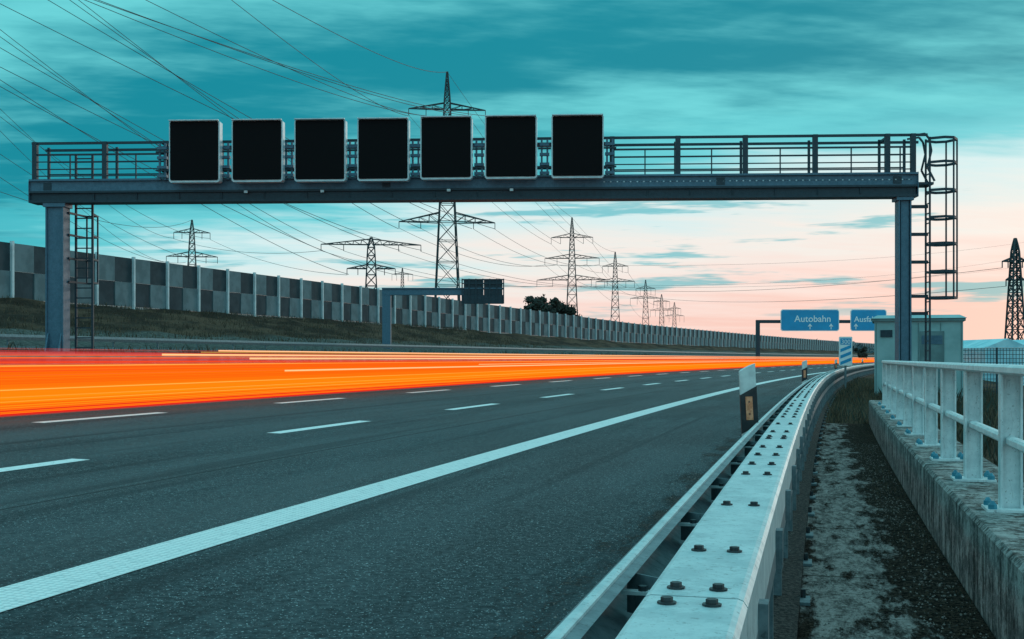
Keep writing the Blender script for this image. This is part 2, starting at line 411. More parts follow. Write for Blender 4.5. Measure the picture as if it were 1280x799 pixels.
for px in (310,405,562,640): g.box(X(px)-.05,X(px)+.05,-.26,-.19,Z(241),Z(238),m_frame)
g.build('main_beam',gant)
lg=MB()
gzl=1.35
xl=X(70)
lg.box(xl-.27,xl-.23,-.12,.36,gzl,Z(251),m_gant); lg.box(xl+.23,xl+.27,-.12,.36,gzl,Z(251),m_gant)
lg.box(xl-.23,xl+.23,-.06,.30,gzl,Z(251),m_gant)
lg.box(xl-.36,xl+.36,-.3,.5,gzl-.02,gzl+.05,m_galvd)
for dx in (-.2,.2): lg.hexa([(xl+dx-.02,-.3,gzl+.05),(xl+dx+.02,-.3,gzl+.05),(xl+dx+.02,-.06,gzl+.05),(xl+dx-.02,-.06,gzl+.05),(xl+dx-.02,-.1,gzl+.6),(xl+dx+.02,-.1,gzl+.6),(xl+dx+.02,-.06,gzl+.6),(xl+dx-.02,-.06,gzl+.6)],m_gant)
lg.box(xl-.6,xl+.6,-.6,.8,gzl-1.0,gzl-.02,m_cham)
lg.box(xl-.33,xl+.33,-.16,.40,Z(256),Z(251.2),m_gant)
xr=X(1130)
lg.box(xr-.18,xr-.14,-.12,.30,-.2,Z(251),m_gant); lg.box(xr+.14,xr+.18,-.12,.30,-.2,Z(251),m_gant)
lg.box(xr-.14,xr+.14,.04,.10,-.2,Z(251),m_gant); lg.box(xr-.10,xr+.12,-.06,.04,-.2,Z(251),m_gant)
lg.box(xr-.24,xr+.24,-.16,.40,Z(255),Z(251.2),m_gant)
lg.box(xr-.5,xr+.5,-.4,.6,-.6,-.05,m_cham)
lg.build('legs',gant)
rr=MB()
def hrail(pa,pb,py,t,y=-.1,mat=m_gantd): rr.box(X(pa),X(pb),y-t/2,y+t/2,Z(py)-t/2,Z(py)+t/2,mat)
def vpost(px,pa,pb,t,y=-.1,mat=m_gantd): rr.box(X(px)-t/2,X(px)+t/2,y-t/2,y+t/2,Z(pb),Z(pa),mat)
for yy in (-.1,.82):
    hrail(42,1158,175.5 if yy<0 else 177.5,.07,yy)
    for px in (46,133,210,765,847,931,1018,1108,1140): vpost(px,174,222,.14 if yy<0 else .07,yy,m_gantd)
    bays=[(46,133),(133,210),(765,847),(847,931),(931,1018),(1018,1108),(1108,1140)]
    for a,b_ in bays:
        if yy<0:
            for py in (190,199,208.5,217): hrail(a+2,b_-2,py,.05 if py==190 else .03,yy)
            vpost((a+b_)/2,190,222,.035,yy)
        else:
            for py in (193,209): hrail(a,b_,py,.035,yy)
for px in (205,765,1110): rr.box(X(px)-.03,X(px)+.03,-.1,.82,Z(178),Z(175),m_gantd)
for i in range(8):
    cx=[207,285,364,443,521,600,681,762][i]
    for dx in (-3.5,3.5): vpost(cx+dx,178,224,.055,-.25,m_gant)
    for py in (184,196,208,219): rr.box(X(cx-6),X(cx+6),-.33,-.2,Z(py)-.05,Z(py)+.03,m_gant)
    rr.box(X(cx-8),X(cx+8),-.30,-.24,Z(190),Z(188),m_gantd); rr.box(X(cx-8),X(cx+8),-.30,-.24,Z(213),Z(211),m_gantd)
for py in (183,212): hrail(205,765,py,.09,-.15)
rr.build('walkway_railing',gant)
dp=MB()
def rbox(mb,xa,xb,ya,yb,za,zb,mat,c=.05):
    k=len(mb.v); o=[(xa+c,za),(xb-c,za),(xb,za+c),(xb,zb-c),(xb-c,zb),(xa+c,zb),(xa,zb-c),(xa,za+c)]
    for y in (ya,yb):
        for (x,z) in o: mb.v.append((x,y,z))
    n=8
    for i in range(n): mb.face([k+i,k+(i+1)%n,k+n+(i+1)%n,k+n+i],mat)
    mb.face([k+i for i in range(n)],mat); mb.face([k+n+i for i in range(n)][::-1],mat)
for i,cx in enumerate([246.5,325.5,404,482.5,560.5,640,721.5]):
    hw=.745; zc=Z(191.2 if i<4 else 189.6+.2*(6-i)); hh=.895
    x_=XO(cx)
    rbox(dp,x_-hw,x_+hw,-.62,-.34,zc-hh,zc+hh,m_frame,.05)
    rbox(dp,x_-hw+.04,x_+hw-.04,-.645,-.622,zc-hh+.06,zc+hh-.035,m_black,.03)
    dp.box(x_-hw+.02,x_+hw-.02,-.74,-.62,zc+hh-.022,zc+hh+.008,m_frame)
dp.build('led_displays',gant)
ld=MB()
lxs=X(1161)
for y in (-.1,.30):
    ld.box(lxs-.025,lxs+.025,y-.02,y+.02,Z(447)-1.0,Z(178),m_gantd)
z=0.0
while z<Z(200): ld.box(lxs-.015,lxs+.015,-.1,.30,z,z+.03,m_gantd); z+=.28
for py in (262,296,330,372,393): ld.beam((X(1138),.1,Z(py)),(lxs,.1,Z(py)),.09,m_gantd)
hoops=[180,209,243,276,308,342,374]
cage=[(0,-.12),(.35,-.32),(.62,-.25),(.82,0.1),(.62,.45),(.35,.52),(0,.32)]
for py in hoops:
    for a,b_ in zip(cage[:-1],cage[1:]): ld.beam((lxs+a[0],a[1],Z(py)),(lxs+b_[0],b_[1],Z(py)),.04,m_gantd,.07)
for a in cage[2:-2]: ld.beam((lxs+a[0],a[1],Z(374)),(lxs+a[0],a[1],Z(180)),.04,m_gantd)
pts=[(1140,176),(1155,174),(1160,180),(1163,195),(1158,215),(1167,232)]
for yy in (-.1,.5):
    for a,b_ in zip(pts[:-1],pts[1:]): ld.beam((X(a[0]),yy,Z(a[1])),(X(b_[0]),yy,Z(b_[1])),.05,m_gantd)
ld.box(X(1145.5),X(1166),-.1,.6,Z(236),Z(233),m_gantd)
for px in (84,105): ld.box(X(px)-.03,X(px)+.03,.6,.66,1.3,Z(185),m_gantd)
z=1.5
while z<Z(186): ld.box(X(84),X(105),.615,.645,z,z+.035,m_gantd); z+=.30
for py in (262,290,320,350): 
    ld.beam((X(84),.63,Z(py)),(X(82),.2,Z(py)),.06,m_gantd)
    ld.beam((X(84),.63,Z(py)),(X(88),1.2,Z(py)),.05,m_gantd); ld.beam((X(88),1.2,Z(py)),(X(102),1.2,Z(py)),.05,m_gantd); ld.beam((X(102),1.2,Z(py)),(X(105),.63,Z(py)),.05,m_gantd)
for px in (88,102): ld.beam((X(px),1.2,Z(350)),(X(px),1.2,Z(262)),.04,m_gantd)
ld.build('ladders',gant)

# ------------------------------------------------------------------ opposite sign gantry (cantilever)
Y2=104.
o2=empty('sign_gantry'); q=MB()
def W(px,py,dy=0): 
    p=U(px,py,Y2); p.y+=dy; return p
a=W(483.5,436); q.box(a.x-.36,a.x+.36,Y2-.35,Y2+.35,1.5,W(0,362).z,m_gant)
q.box(W(478,0).x,W(600,0).x,Y2-.38,Y2+.38,W(0,369).z,W(0,361.5).z,m_gant)
q.box(W(478,0).x,W(630,0).x,Y2-.5,Y2+.9,W(0,361.4).z,W(0,360.2).z,m_gant)
for py in (350,355): q.box(W(578,0).x,W(630,0).x,Y2-.6,Y2-.55,W(0,py).z-.05,W(0,py).z+.05,m_gantd)
for i in range(7):
    x=W(578+i*8.6,0).x; q.box(x-.05,x+.05,Y2-.65,Y2-.5,W(0,380).z,W(0,349).z,m_gantd)
q.box(W(578,0).x,W(629,0).x,Y2-.52,Y2+.1,W(0,380).z,W(0,369.2).z,m_gantd)
q.box(W(580,0).x,W(603,0).x,Y2-.45,Y2+.2,W(0,369).z,W(0,350).z,m_gantd)
q.box(W(605,0).x,W(628,0).x,Y2-.45,Y2+.2,W(0,369).z,W(0,350).z,m_gantd)
q.build('cantilever',o2)

# ------------------------------------------------------------------ blue direction signs gantry
Y3=150.; ds_=empty('direction_sign_gantry'); q=MB()
def V3(px,py,dy=0): p=U(px,py,Y3); p.y+=dy; return p
q.box(V3(945.5,0).x,V3(950,0).x,Y3,Y3+.5,-.2,V3(0,400).z,m_gantd)
q.box(V3(950,0).x,V3(1146,0).x,Y3,Y3+.5,V3(0,404).z,V3(0,400).z,m_gantd)
q.box(V3(1146,0).x,V3(1150,0).x,Y3,Y3+.5,-.5,V3(0,400).z,m_gantd)
q.build('frame',ds_)
def sign(name,pa,pb,pt,pbm,text,arrows,tx,size):
    q=MB(); x0,x1=V3(pa,0).x,V3(pb,0).x; z0,z1=V3(0,pbm).z,V3(0,pt).z; y=Y3-.3
    rbox(q,x0,x1,y-.08,y,z0,z1,m_wht,.2); rbox(q,x0+.09,x1-.09,y-.1,y-.083,z0+.09,z1-.09,m_blue,.18)
    for ax in arrows:
        c=x0+(x1-x0)*ax; z=z0+.22; yy=y-.112
        q.box(c-.06,c+.06,yy,yy+.008,z+.0,z+.40,m_wht)
        k=len(q.v); q.v+=[(c-.28,yy,z+.35),(c+.28,yy,z+.35),(c,yy,z+.72)]; q.face([k,k+1,k+2],m_wht)
    q.build(name+'_board',ds_)
    cu=bpy.data.curves.new(name+'_text','FONT'); cu.body=text; cu.size=size; cu.align_x='LEFT' ; cu.extrude=.004; cu.materials.append(m_wht); cu.offset=.012
    ob=bpy.data.objects.new(name+'_text',cu); scene.collection.objects.link(ob); ob.parent=ds_
    ob.rotation_euler=(math.pi/2,0,0); ob.location=(x0+tx,y-.112,z0+1.15)
sign('autobahn_sign',975,1048,387,414,'Autobahn',(.5,.86),1.7,1.15)
sign('ausfahrt_sign',1062,1107,387,414,'Ausfahrt',(.15,),.45,.98)
# countdown beacon
bc=MB(); Y4=50.; p=U(1057,440,Y4)
def V4(px,py): return U(px,py,Y4)
bc.box(p.x-.04,p.x+.04,Y4,Y4+.06,-.3,V4(0,425).z,m_galvd)
rbox(bc,V4(1048.5,0).x,V4(1065,0).x,Y4-.05,Y4-.01,V4(0,457).z,V4(0,421).z,m_wht,.03)
xa,xb=V4(1050,0).x,V4(1063.5,0).x
bc.box(xa,xb,Y4-.058,Y4-.052,V4(0,431).z,V4(0,423).z,m_blue)
for t in (434,442,450):
    k=len(bc.v); y=Y4-.058
    za=V4(0,t+4).z; zb=V4(0,t+0).z
    bc.v+=[(xa,y,za-.08),(xb,y,za+.10),(xb,y,zb+.10),(xa,y,zb-.08)]; bc.face([k,k+1,k+2,k+3],m_blue)
bcn=bc.build('countdown_beacon_sign')
cu=bpy.data.curves.new('beacon_text','FONT'); cu.body='300'; cu.size=.26; cu.align_x='CENTER'; cu.extrude=.002; cu.materials.append(m_wht)
ob=bpy.data.objects.new('beacon_text',cu); scene.collection.objects.link(ob); ob.parent=bcn; ob.rotation_euler=(math.pi/2,0,0); ob.location=((xa+xb)/2,Y4-.064,V4(0,430).z)

# ------------------------------------------------------------------ delineator posts
def delin(s,o,tilt=0):
    q=MB(); h=heading(s); M=Matrix.Translation(P(s,o,0))@Matrix.Rotation(-h+.25,4,'Z')@Matrix.Rotation(tilt,4,'Y')
    def prism(z0l,z0r,z1l,z1r,g_,mat):
        o_=[(-.06-g_,.0-g_),(.06+g_,.0-g_),(.06+g_,.03),(.03,.10+g_),(-.03,.10+g_),(-.06-g_,.03)]
        k=len(q.v)
        for zl,zr in ((z0l,z0r),(z1l,z1r)):
            for x,y in o_: q.v.append(tuple(M@Vector((x,y,zl+(zr-zl)*(x+.06)/.12))))
        for i in range(6): q.face([k+i,k+(i+1)%6,k+6+(i+1)%6,k+6+i],mat)
        q.face([k+i for i in range(6)][::-1],mat); q.face([k+6+i for i in range(6)],mat)
    prism(0,0,1.105,1.16,0,m_pla); prism(.64,.70,.93,.99,.003,m_blk)
    q.box(-.026,.026,-.009,-.004,.74,.915,m_refl,M)
    for zz in (.78,.87): q.box(-.005,.005,-.012,-.008,zz,zz+.01,m_blk,M)
    q.build('delineator_post')
delin(9.15,.46,-.05); delin(29.5,.6,0); delin(60,.62,0); delin(95,.62,0)

# ------------------------------------------------------------------ utility hut (local coords, aligned with the carriageway)
Yh=42.; hw_=(1195-1093)/F*Yh; zt=CH+(HY-402)/F*Yh
hut=MB(); HM=Matrix.Translation(((1093-640)/F*Yh,Yh,0))@Matrix.Rotation(-.30,4,'Z')
hw_=hw_*1.02
hut.box(0,hw_,0,2.6,-.7,zt,m_hut,HM)
hut.box(-.08,hw_+.08,-.08,2.68,zt+.002,zt+.10,m_roof,HM)
hut.hexa([HM@Vector(p_) for p_ in ((-.12,-.12,zt+.10),(hw_+.12,-.12,zt+.10),(hw_+.12,2.72,zt+.10),(-.12,2.72,zt+.10),(.1,.2,zt+.22),(hw_-.1,.2,zt+.22),(hw_-.1,2.4,zt+.22),(.1,2.4,zt+.22))],m_hut)
for t in (.25,.5,.75,.98,.02): x=hw_*t; hut.box(x-.015,x+.015,-.012,-.001,-.3,zt-.05,m_roof,HM)
hut.box(1.5,2.3,-.03,-.004,-.1,zt-.35,m_roof,HM); hut.box(1.56,2.24,-.045,-.03,zt-.8,zt-.5,m_gant,HM)
hut.box(.2,.6,-.03,-.004,zt-.55,zt-.3,m_gantd,HM)
hut.build('utility_hut')
# mesh fence
f=MB(); Yf=47.
x=17.5
while x<30:
    f.box(x-.03,x+.03,Yf,Yf+.06,-1.2,1.62,m_gantd); x+=1.5
zz=-.9
while zz<1.6: f.box(17.5,30,Yf+.02,Yf+.035,zz,zz+.02,m_gantd); zz+=.16
x=17.5
while x<30: f.box(x,x+.016,Yf+.022,Yf+.036,-1,1.6,m_gantd); x+=.125
f.build('mesh_fence')
# greenhouse
gh=MB(); Yg=130.; gx0=(1231-640)/F*Yg; 
for i in range(4):
    xa=gx0+i*5.2; xb=xa+5.0; z0=-2.5; ze=2.35; zr=3.35
    k=len(gh.v)
    gh.v+=[(xa,Yg,z0),(xb,Yg,z0),(xb,Yg,ze),((xa+xb)/2,Yg,zr),(xa,Yg,ze),(xa,Yg+30,z0),(xb,Yg+30,z0),(xb,Yg+30,ze),((xa+xb)/2,Yg+30,zr),(xa,Yg+30,ze)]
    gh.face([k,k+1,k+2,k+3,k+4],m_glass); gh.face([k+9,k+8,k+7,k+6,k+5],m_glass)
    for (a_,b_) in ((1,2),(2,3),(3,4),(4,0)): gh.face([k+a_,k+5+a_,k+5+b_,k+b_],m_glass)
    for t in range(6):
        x=xa+t; gh.box(x-.04,x+.04,Yg-.06,Yg-.01,z0,ze,m_frame)
    gh.box(xa,xb,Yg-.07,Yg-.01,ze-.05,ze+.05,m_frame); gh.box(xa,xb,Yg-.07,Yg-.01,.4,.5,m_frame)
gh.build('greenhouse')

# ------------------------------------------------------------------ pylons
def pylon(px,ytop,Y,ybase,wb_,wt_,arms,t=.22,yaw=.1):
    sc=Y/F; q=MB(); cx=(px-640)*sc; zt_=CH+(HY-ytop)*sc; zb=CH+(HY-ybase)*sc
    Mx=Matrix.Translation((cx,Y,0))@Matrix.Rotation(yaw,4,'Z')
    hb,ht=wb_*sc/2,wt_*sc/2; H=zt_-zb
    def hw(z): 
        f_=(z-zb)/H
        return hb+(ht-hb)*min(1,f_*1.12) if f_<.9 else ht*(1-(f_-.9)/.1*.8)
    zs=[zb]; 
    while zs[-1]<zt_-hw(zs[-1])*1.2: zs.append(zs[-1]+max(2.1*hw(zs[-1]),H*.018))
    zs[-1]=zt_
    cs=[(-1,-1),(1,-1),(1,1),(-1,1)]
    for za,zb2 in zip(zs[:-1],zs[1:]):
        A=[Mx@Vector((c_[0]*hw(za),c_[1]*hw(za),za)) for c_ in cs]; B=[Mx@Vector((c_[0]*hw(zb2),c_[1]*hw(zb2),zb2)) for c_ in cs]
        for i in range(4):
            j=(i+1)%4
            q.beam(A[i],B[i],t,m_pyl); q.beam(A[i],B[j],t*.5,m_pyl); q.beam(A[j],B[i],t*.5,m_pyl); q.beam(B[i],B[j],t*.5,m_pyl)
    tips=[]
    for (ya,half,rise) in arms:
        z=CH+(HY-ya)*sc; wdt=half*sc; rs_=rise*sc; w0=hw(z)
        for sg in (-1,1):
            tip=Vector((sg*wdt,0,z))
            for yy in (-w0,w0):
                lo=Vector((sg*w0,yy,z)); hi=Vector((sg*hw(z+rs_),yy*.6,z+rs_))
                q.beam(Mx@lo,Mx@tip,t*.8,m_pyl); q.beam(Mx@hi,Mx@tip,t*.8,m_pyl)
                n_=max(3,int(wdt/2.2)); prev=lo
                for i in range(1,n_):
                    f_=i/n_; pl=lo.lerp(tip,f_); ph=hi.lerp(tip,f_); q.beam(Mx@pl,Mx@ph,t*.4,m_pyl); q.beam(Mx@prev,Mx@ph,t*.4,m_pyl); prev=pl
            for f_ in (1.0,.55):
                p_=Vector((sg*wdt*f_,0,z)); 
                q.beam(Mx@p_,Mx@(p_-Vector((0,0,8*sc))),t*.6,m_wire)
                tips.append(Mx@(p_-Vector((0,0,8*sc))))
    q.build('power_pylon'); tips.append(Mx@Vector((0,0,zt_)))
    return tips
pA=pylon(559,90,270,425,34,7,[(137,48,8),(278,60,12)],.26,.12)
pB=pylon(464,297,330,430,20,9,[(306,62,7),(336,30,5)],.30,.1)
pC=pylon(240,275,400,425,20,5,[(291,22,5),(321,31,6)],.26,.2)
pD=pylon(715,272,430,430,17,4,[(297,26,5),(323,34,5),(350,44,6)],.24,-.1)
pE=pylon(769,315,560,435,14,3.5,[(333,16,4),(352,24,4)],.26,-.1)
pF=pylon(807,350,700,440,12,3,[(361,12,3),(373,19,3)],.26,-.1)
pG=pylon(827,368,900,442,9,3,[(377,10,2),(388,14,3)],.28,-.1)
pH=pylon(843,378,1100,444,8,2.5,[(386,8,2),(395,12,2)],.3,-.1)
pI=pylon(503,335,600,430,8,3,[(343,13,2)],.26,.1)
pJ=pylon(1269,298,200,452,20,7,[(327,17,5),(350,12,4)],.24,.1)

# ------------------------------------------------------------------ wires
def wires(conns,r0,r1,sag):
    cu=bpy.data.curves.new('power_line','CURVE'); cu.dimensions='3D'; cu.bevel_depth=1.0; cu.bevel_resolution=0
    for a,b_ in conns:
        sp=cu.splines.new('POLY'); n_=28; sp.points.add(n_); d=(b_-a).length
        for i in range(n_+1):
            f_=i/n_; p=a.lerp(b_,f_); p=p-Vector((0,0,sag*d*4*f_*(1-f_)))
            sp.points[i].co=(*p,1); sp.points[i].radius=r0+(r1-r0)*f_
    cu.materials.append(m_wire); ob=bpy.data.objects.new('power_line',cu); scene.collection.objects.link(ob)
def ext(x0,y0,x1,y1,Yn,amt=.35):
    return U(x0-(x1-x0)*amt,y0-(y1-y0)*amt,Yn)
C=[]
for (x0,y0),(x1,y1) in [((285,0),(511,145)),((180,0),(532,145)),((122,0),(590,145)),((112,-2),(608,145)),((100,-2),(533,145))]:
    C.append((ext(x0,y0,x1-30,y1+20,60),U(x1,y1,270)))
C.append((ext(360,0,550,75,60),U(559,90,270)))
for (x0,y0),(x1,y1) in [((92,-3),(498,286)),((86,0),(527,286)),((62,0),(590,286)),((2,3),(618,286))]:
    C.append((ext(x0,y0,x1-60,y1-10,60),U(x1,y1,270)))
wires(C,.020,.065,.007)
C=[]
for (x0,y0),(x1,y1) in [((0,32),(403,313)),((0,40),(430,313)),((0,52),(500,313)),((0,75),(527,313)),((0,93),(436,343)),((0,100),(492,343))]:
    C.append((ext(x0,y0,x1-60,y1-30,80,.3),U(x1,y1,330)))
wires(C,.026,.07,.009)
C=[]
for (x0,y0),(x1,y1) in [((0,122),(218,298)),((0,130),(262,298)),((0,150),(210,328)),((0,176),(272,328)),((0,205),(232,328)),((0,220),(240,275))]:
    C.append((ext(x0,y0,x1-40,y1-50,110,.3),U(x1,y1,400)))
wires(C,.03,.06,.012)
wires([(pA[i],pD[i]) for i in (0,1,2,3,4,5,6,7)]+[(pA[-1],pD[-1])],.045,.06,.02)
wires([(pD[i],pE[i%8]) for i in (0,2,4,5,6,7)]+[(pD[-1],pE[-1])],.05,.06,.02)
wires([(pE[i],pF[i]) for i in (0,2,4,6)]+[(pF[i],pG[i]) for i in (0,2,4,6)],.06,.07,.02)
wires([(pB[i],pD[8+i%4]) for i in (0,1,2,3)]+[(pC[0],pB[0]),(pC[2],pB[4])],.05,.055,.025)
wires([(pD[8],U(1300,330,700)),(pD[10],U(1300,318,700)),(pD[4],U(1300,300,700)),(pJ[0],pD[11]),(pJ[4],pE[4])],.04,.04,.012)

# ------------------------------------------------------------------ light trails
def trailmat(name,stops,alo,ahi,vs,seed,vmax,strength=1.0,amax=.97,edge=.10,hotc=(1.0,.42,.10),hotf=.8):
    m=bpy.data.materials.new(name); m.use_nodes=True; nt=m.node_tree; nt.nodes.clear()
    m.cycles.emission_sampling='NONE'
    out=nt.nodes.new('ShaderNodeOutputMaterial'); uv=uvc(nt)
    sep=nt.nodes.new('ShaderNodeSeparateXYZ'); nt.links.new(uv,sep.inputs[0])
    cmb=nt.nodes.new('ShaderNodeCombineXYZ'); nt.links.new(mth(nt,'MULTIPLY',sep.outputs[0],.018),cmb.inputs[0]); nt.links.new(mth(nt,'MULTIPLY',sep.outputs[1],vs),cmb.inputs[1]); cmb.inputs[2].default_value=seed
    n1=noise(nt,cmb.outputs[0],1.0,4,.68)
    cmb2=nt.nodes.new('ShaderNodeCombineXYZ'); nt.links.new(mth(nt,'MULTIPLY',sep.outputs[0],.008),cmb2.inputs[0]); nt.links.new(mth(nt,'MULTIPLY',sep.outputs[1],vs*3.5),cmb2.inputs[1]); cmb2.inputs[2].default_value=seed+9
    n2=noise(nt,cmb2.outputs[0],1.0,4,.7)
    vn=mth(nt,'DIVIDE',sep.outputs[1],vmax)
    rp=nt.nodes.new('ShaderNodeValToRGB'); nt.links.new(mth(nt,'ADD',vn,mth(nt,'MULTIPLY',mth(nt,'SUBTRACT',n2,.5),1.0)),rp.inputs[0])
    el=rp.color_ramp.elements; 
    while len(el)>1: el.remove(el[-1])
    el[0].position=stops[0][0]; el[0].color=(*stops[0][1],1)
    for p_,c_ in stops[1:]: e_=el.new(p_); e_.color=(*c_,1)
    hot=step(nt,n2,.61,.70)
    cc=mixc(nt,mth(nt,'MULTIPLY',hot,hotf),rp.outputs[0],hotc)
    em=nt.nodes.new('ShaderNodeEmission'); nt.links.new(cc,em.inputs[0])
    nt.links.new(mth(nt,'MULTIPLY_ADD',n2,1.5*strength,.30*strength),em.inputs[1])
    tr=nt.nodes.new('ShaderNodeBsdfTransparent'); mx=nt.nodes.new('ShaderNodeMixShader')
    al=step(nt,n1,alo,ahi)
    ed=mth(nt,'MULTIPLY',step(nt,vn,0.0,edge),step(nt,vn,1.0,.86))
    nt.links.new(mth(nt,'MULTIPLY',mth(nt,'MULTIPLY',al,ed),amax),mx.inputs[0]); nt.links.new(tr.outputs[0],mx.inputs[1]); nt.links.new(em.outputs[0],mx.inputs[2]); nt.links.new(mx.outputs[0],out.inputs[0])
    return m
OR=(1.0,.17,.003); RD=(.85,.022,.012); YO=(1.0,.42,.07); PE=(1.0,.52,.32); DR=(.50,.012,.02)
tm1=trailmat('trail_orange',[(0,RD),(.08,(1,.07,.004)),(.18,OR),(.38,(1,.25,.004)),(.55,(1,.20,.003)),(.72,(1,.10,.004)),(.82,OR),(.97,RD)],.14,.36,12,1.3,.75,1.05,edge=.05)
tm2=trailmat('trail_red_orange',[(0,OR),(.25,(1,.12,.004)),(.5,RD),(.75,OR),(1,PE)],.40,.56,13,5.1,.9,1.0)
tm3=trailmat('trail_red',[(0,RD),(.35,(.95,.06,.04)),(.55,DR),(.8,(.9,.12,.09)),(1,(.95,.4,.32))],.44,.62,13,8.7,1.0,.9,.78,hotc=(1,.45,.36),hotf=.7)
tm4=trailmat('trail_peach',[(0,YO),(.5,PE),(1,YO)],.20,.45,20,3.3,.05,1.3,.9)
tm5=trailmat('trail_yellow',[(0,YO),(.5,(1,.50,.10)),(1,YO)],.28,.52,14,13.3,.03,1.2,.7)
lt=empty('light_trails')
def trail(o,z0,z1,mat,nm,s0=-25,s1=420):
    q=MB(); q.sweep([(o,E*o+z0),(o,E*o+z1)],srange(s0,s1,2),mat,closed=False); q.build(nm,lt)
trail(11.5,.05,.80,tm1,'car_trail_orange'); trail(12.9,.08,.82,tm1,'car_trail_orange_inner')
trail(13.3,.35,.93,tm2,'car_trail_red'); trail(15.4,.3,1.02,tm3,'car_trail_dark_red'); trail(17.1,.3,.98,tm3,'car_trail_far_red')
for i,(o,z,w_,mt,a) in enumerate([(11.48,.62,.04,tm4,24),(11.46,.44,.018,tm5,14),(11.45,.70,.022,tm4,38),(12.86,.85,.045,tm4,25),(12.85,.74,.02,tm5,16),
     (13.26,.92,.045,tm4,22),(15.36,.99,.04,tm4,28),(15.35,.86,.02,tm5,45),(17.05,.93,.03,tm5,30)]):
    trail(o,z,z+w_,mt,'tail_lamp_streak_%d'%i,a)

# ------------------------------------------------------------------ vegetation
def blades(name,n_,sr,orr,hr,wd,mats,zf=gz,pred=None):
    q=MB()
    for _ in range(n_):
        s=random.uniform(*sr); o=random.uniform(*orr)
        if pred and not pred(s,o): continue
        h_=random.uniform(*hr)*(.5+.7*abs(math.sin(s*.7+o*1.3)*math.cos(s*.23-o*.9))+.2); p=P(s,o,zf(o)-.03)
        a_=random.uniform(0,6.28); dx=math.cos(a_)*wd/2; dy=math.sin(a_)*wd/2; lx=random.uniform(-.4,.4)*h_; ly=random.uniform(-.4,.4)*h_
        k=len(q.v); q.v+=[(p.x-dx,p.y-dy,p.z),(p.x+dx,p.y+dy,p.z),(p.x+lx*.4+dx*.6,p.y+ly*.4+dy*.6,p.z+h_*.6),(p.x+lx,p.y+ly,p.z+h_)]
        q.face([k,k+1,k+2,k+3],random.choice(mats))
    q.build(name)
blades('dry_grass',9000,(23.3,75),(-1.6,.02),(.06,.28),.012,[m_leafa,m_leafb,m_green,m_leafb])
blades('dry_grass',22000,(2,60),(-9,-1.36),(.12,.5),.016,[m_leafa,m_leafb,m_leafa,m_green])
blades('bank_grass',20000,(0,150),(41,56.5),(.10,.36),.05,[m_leafa,m_leafa,m_leafb,m_leafa])
blades('median_grass',12000,(5,130),(20.3,25.2),(.10,.38),.03,[m_green,m_leafa,m_leafb])
blades('moss_tufts',5200,(1.0,23),(-.758,-.50),(.005,.028),.006,[m_leafa,m_leafd,m_green,m_leafb],zf=lambda o:-.005,pred=lambda s,o:math.sin(s*2.3)+math.sin(s*5.1)+(-.55-o)*6>-.2)
q=MB()
m_stone=simple('gravel',(.08,.075,.07),(.30,.27,.25),20,.95)
for _ in range(6500):
    s=1+17*random.random()**1.4; pk=random.random()
    o=random.gauss(.8,.3) if pk<.35 else (random.uniform(-.74,.07) if pk<.62 else (random.gauss(-.60,.12) if pk<.9 else random.gauss(2.2,1.2)))
    if not(-.74<o<6.0) or (.08<o<.12) or 3.4<o<3.85: continue
    zz=(E*o if o>.1 else -.03); p=P(s,o,zz); r_=random.uniform(.0025,.0085)*(1 if o<1.6 else .6)
    pts=[(p.x+random.uniform(.6,1.3)*r_*math.cos(t),p.y+random.uniform(.6,1.3)*r_*math.sin(t),p.z) for t in (0,1.5,3.1,4.6)]
    k=len(q.v); q.v+=pts+[(p.x,p.y,p.z+r_)]
    for i in range(4): q.face([k+i,k+(i+1)%4,k+4],m_stone)
q.build('gravel')

def tree(name,base,H,cw,mat,n_=1800,leaf=.35,trunkf=.35):
    q=MB(); b0=Vector(base); top=b0+Vector((0,0,H*trunkf)); q.cyl(b0,top,H*.03,m_bark,7,H*.02)
    cl=[]
    for i in range(11):
        a_=random.uniform(0,6.28); rr_=random.uniform(.15,1)*cw/2; e_=b0+Vector((math.cos(a_)*rr_,math.sin(a_)*rr_,H*(trunkf+random.uniform(.0,.62)*(1-.35*(rr_/(cw/2))))))
        q.cyl(top-Vector((0,0,H*.05)),e_,H*.012,m_bark,5,H*.003); cl.append((e_,random.uniform(.12,.24)*cw))
    for _ in range(n_):
        c_,r_=random.choice(cl); d=Vector((random.gauss(0,.5),random.gauss(0,.5),random.gauss(0,.4)))*r_; p=c_+d; l=leaf*random.uniform(.5,1.3)
        u=Vector((random.gauss(0,1),random.gauss(0,1),random.gauss(0,1))).normalized()*l; w_=u.orthogonal().normalized()*l*.6
        k=len(q.v); q.v+=[tuple(p-u),tuple(p+w_),tuple(p+u),tuple(p-w_)]; q.face([k,k+1,k+2,k+3],mat)
    q.build(name)
def treeat(px,ytop,Y,cwpx,zb,mat=m_leafd,n_=1500,leaf=.35,tf=.25):
    sc=Y/F; z=CH+(HY-ytop)*sc; tree('tree',((px-640)*sc,Y,zb),z-zb,cwpx*sc,mat,n_,leaf,tf)
treeat(676,370,232,38,4.5,n_=2800,tf=.5); treeat(695,376,236,38,4.5,n_=2800,tf=.5); treeat(712,381,238,26,4.5,tf=.5); treeat(660,384,236,20,4.5,tf=.5)
treeat(884,408,520,22,3,m_leafd,900,.8); treeat(1075,420,260,14,-1.5,m_leafd,800,.4)
q=MB()
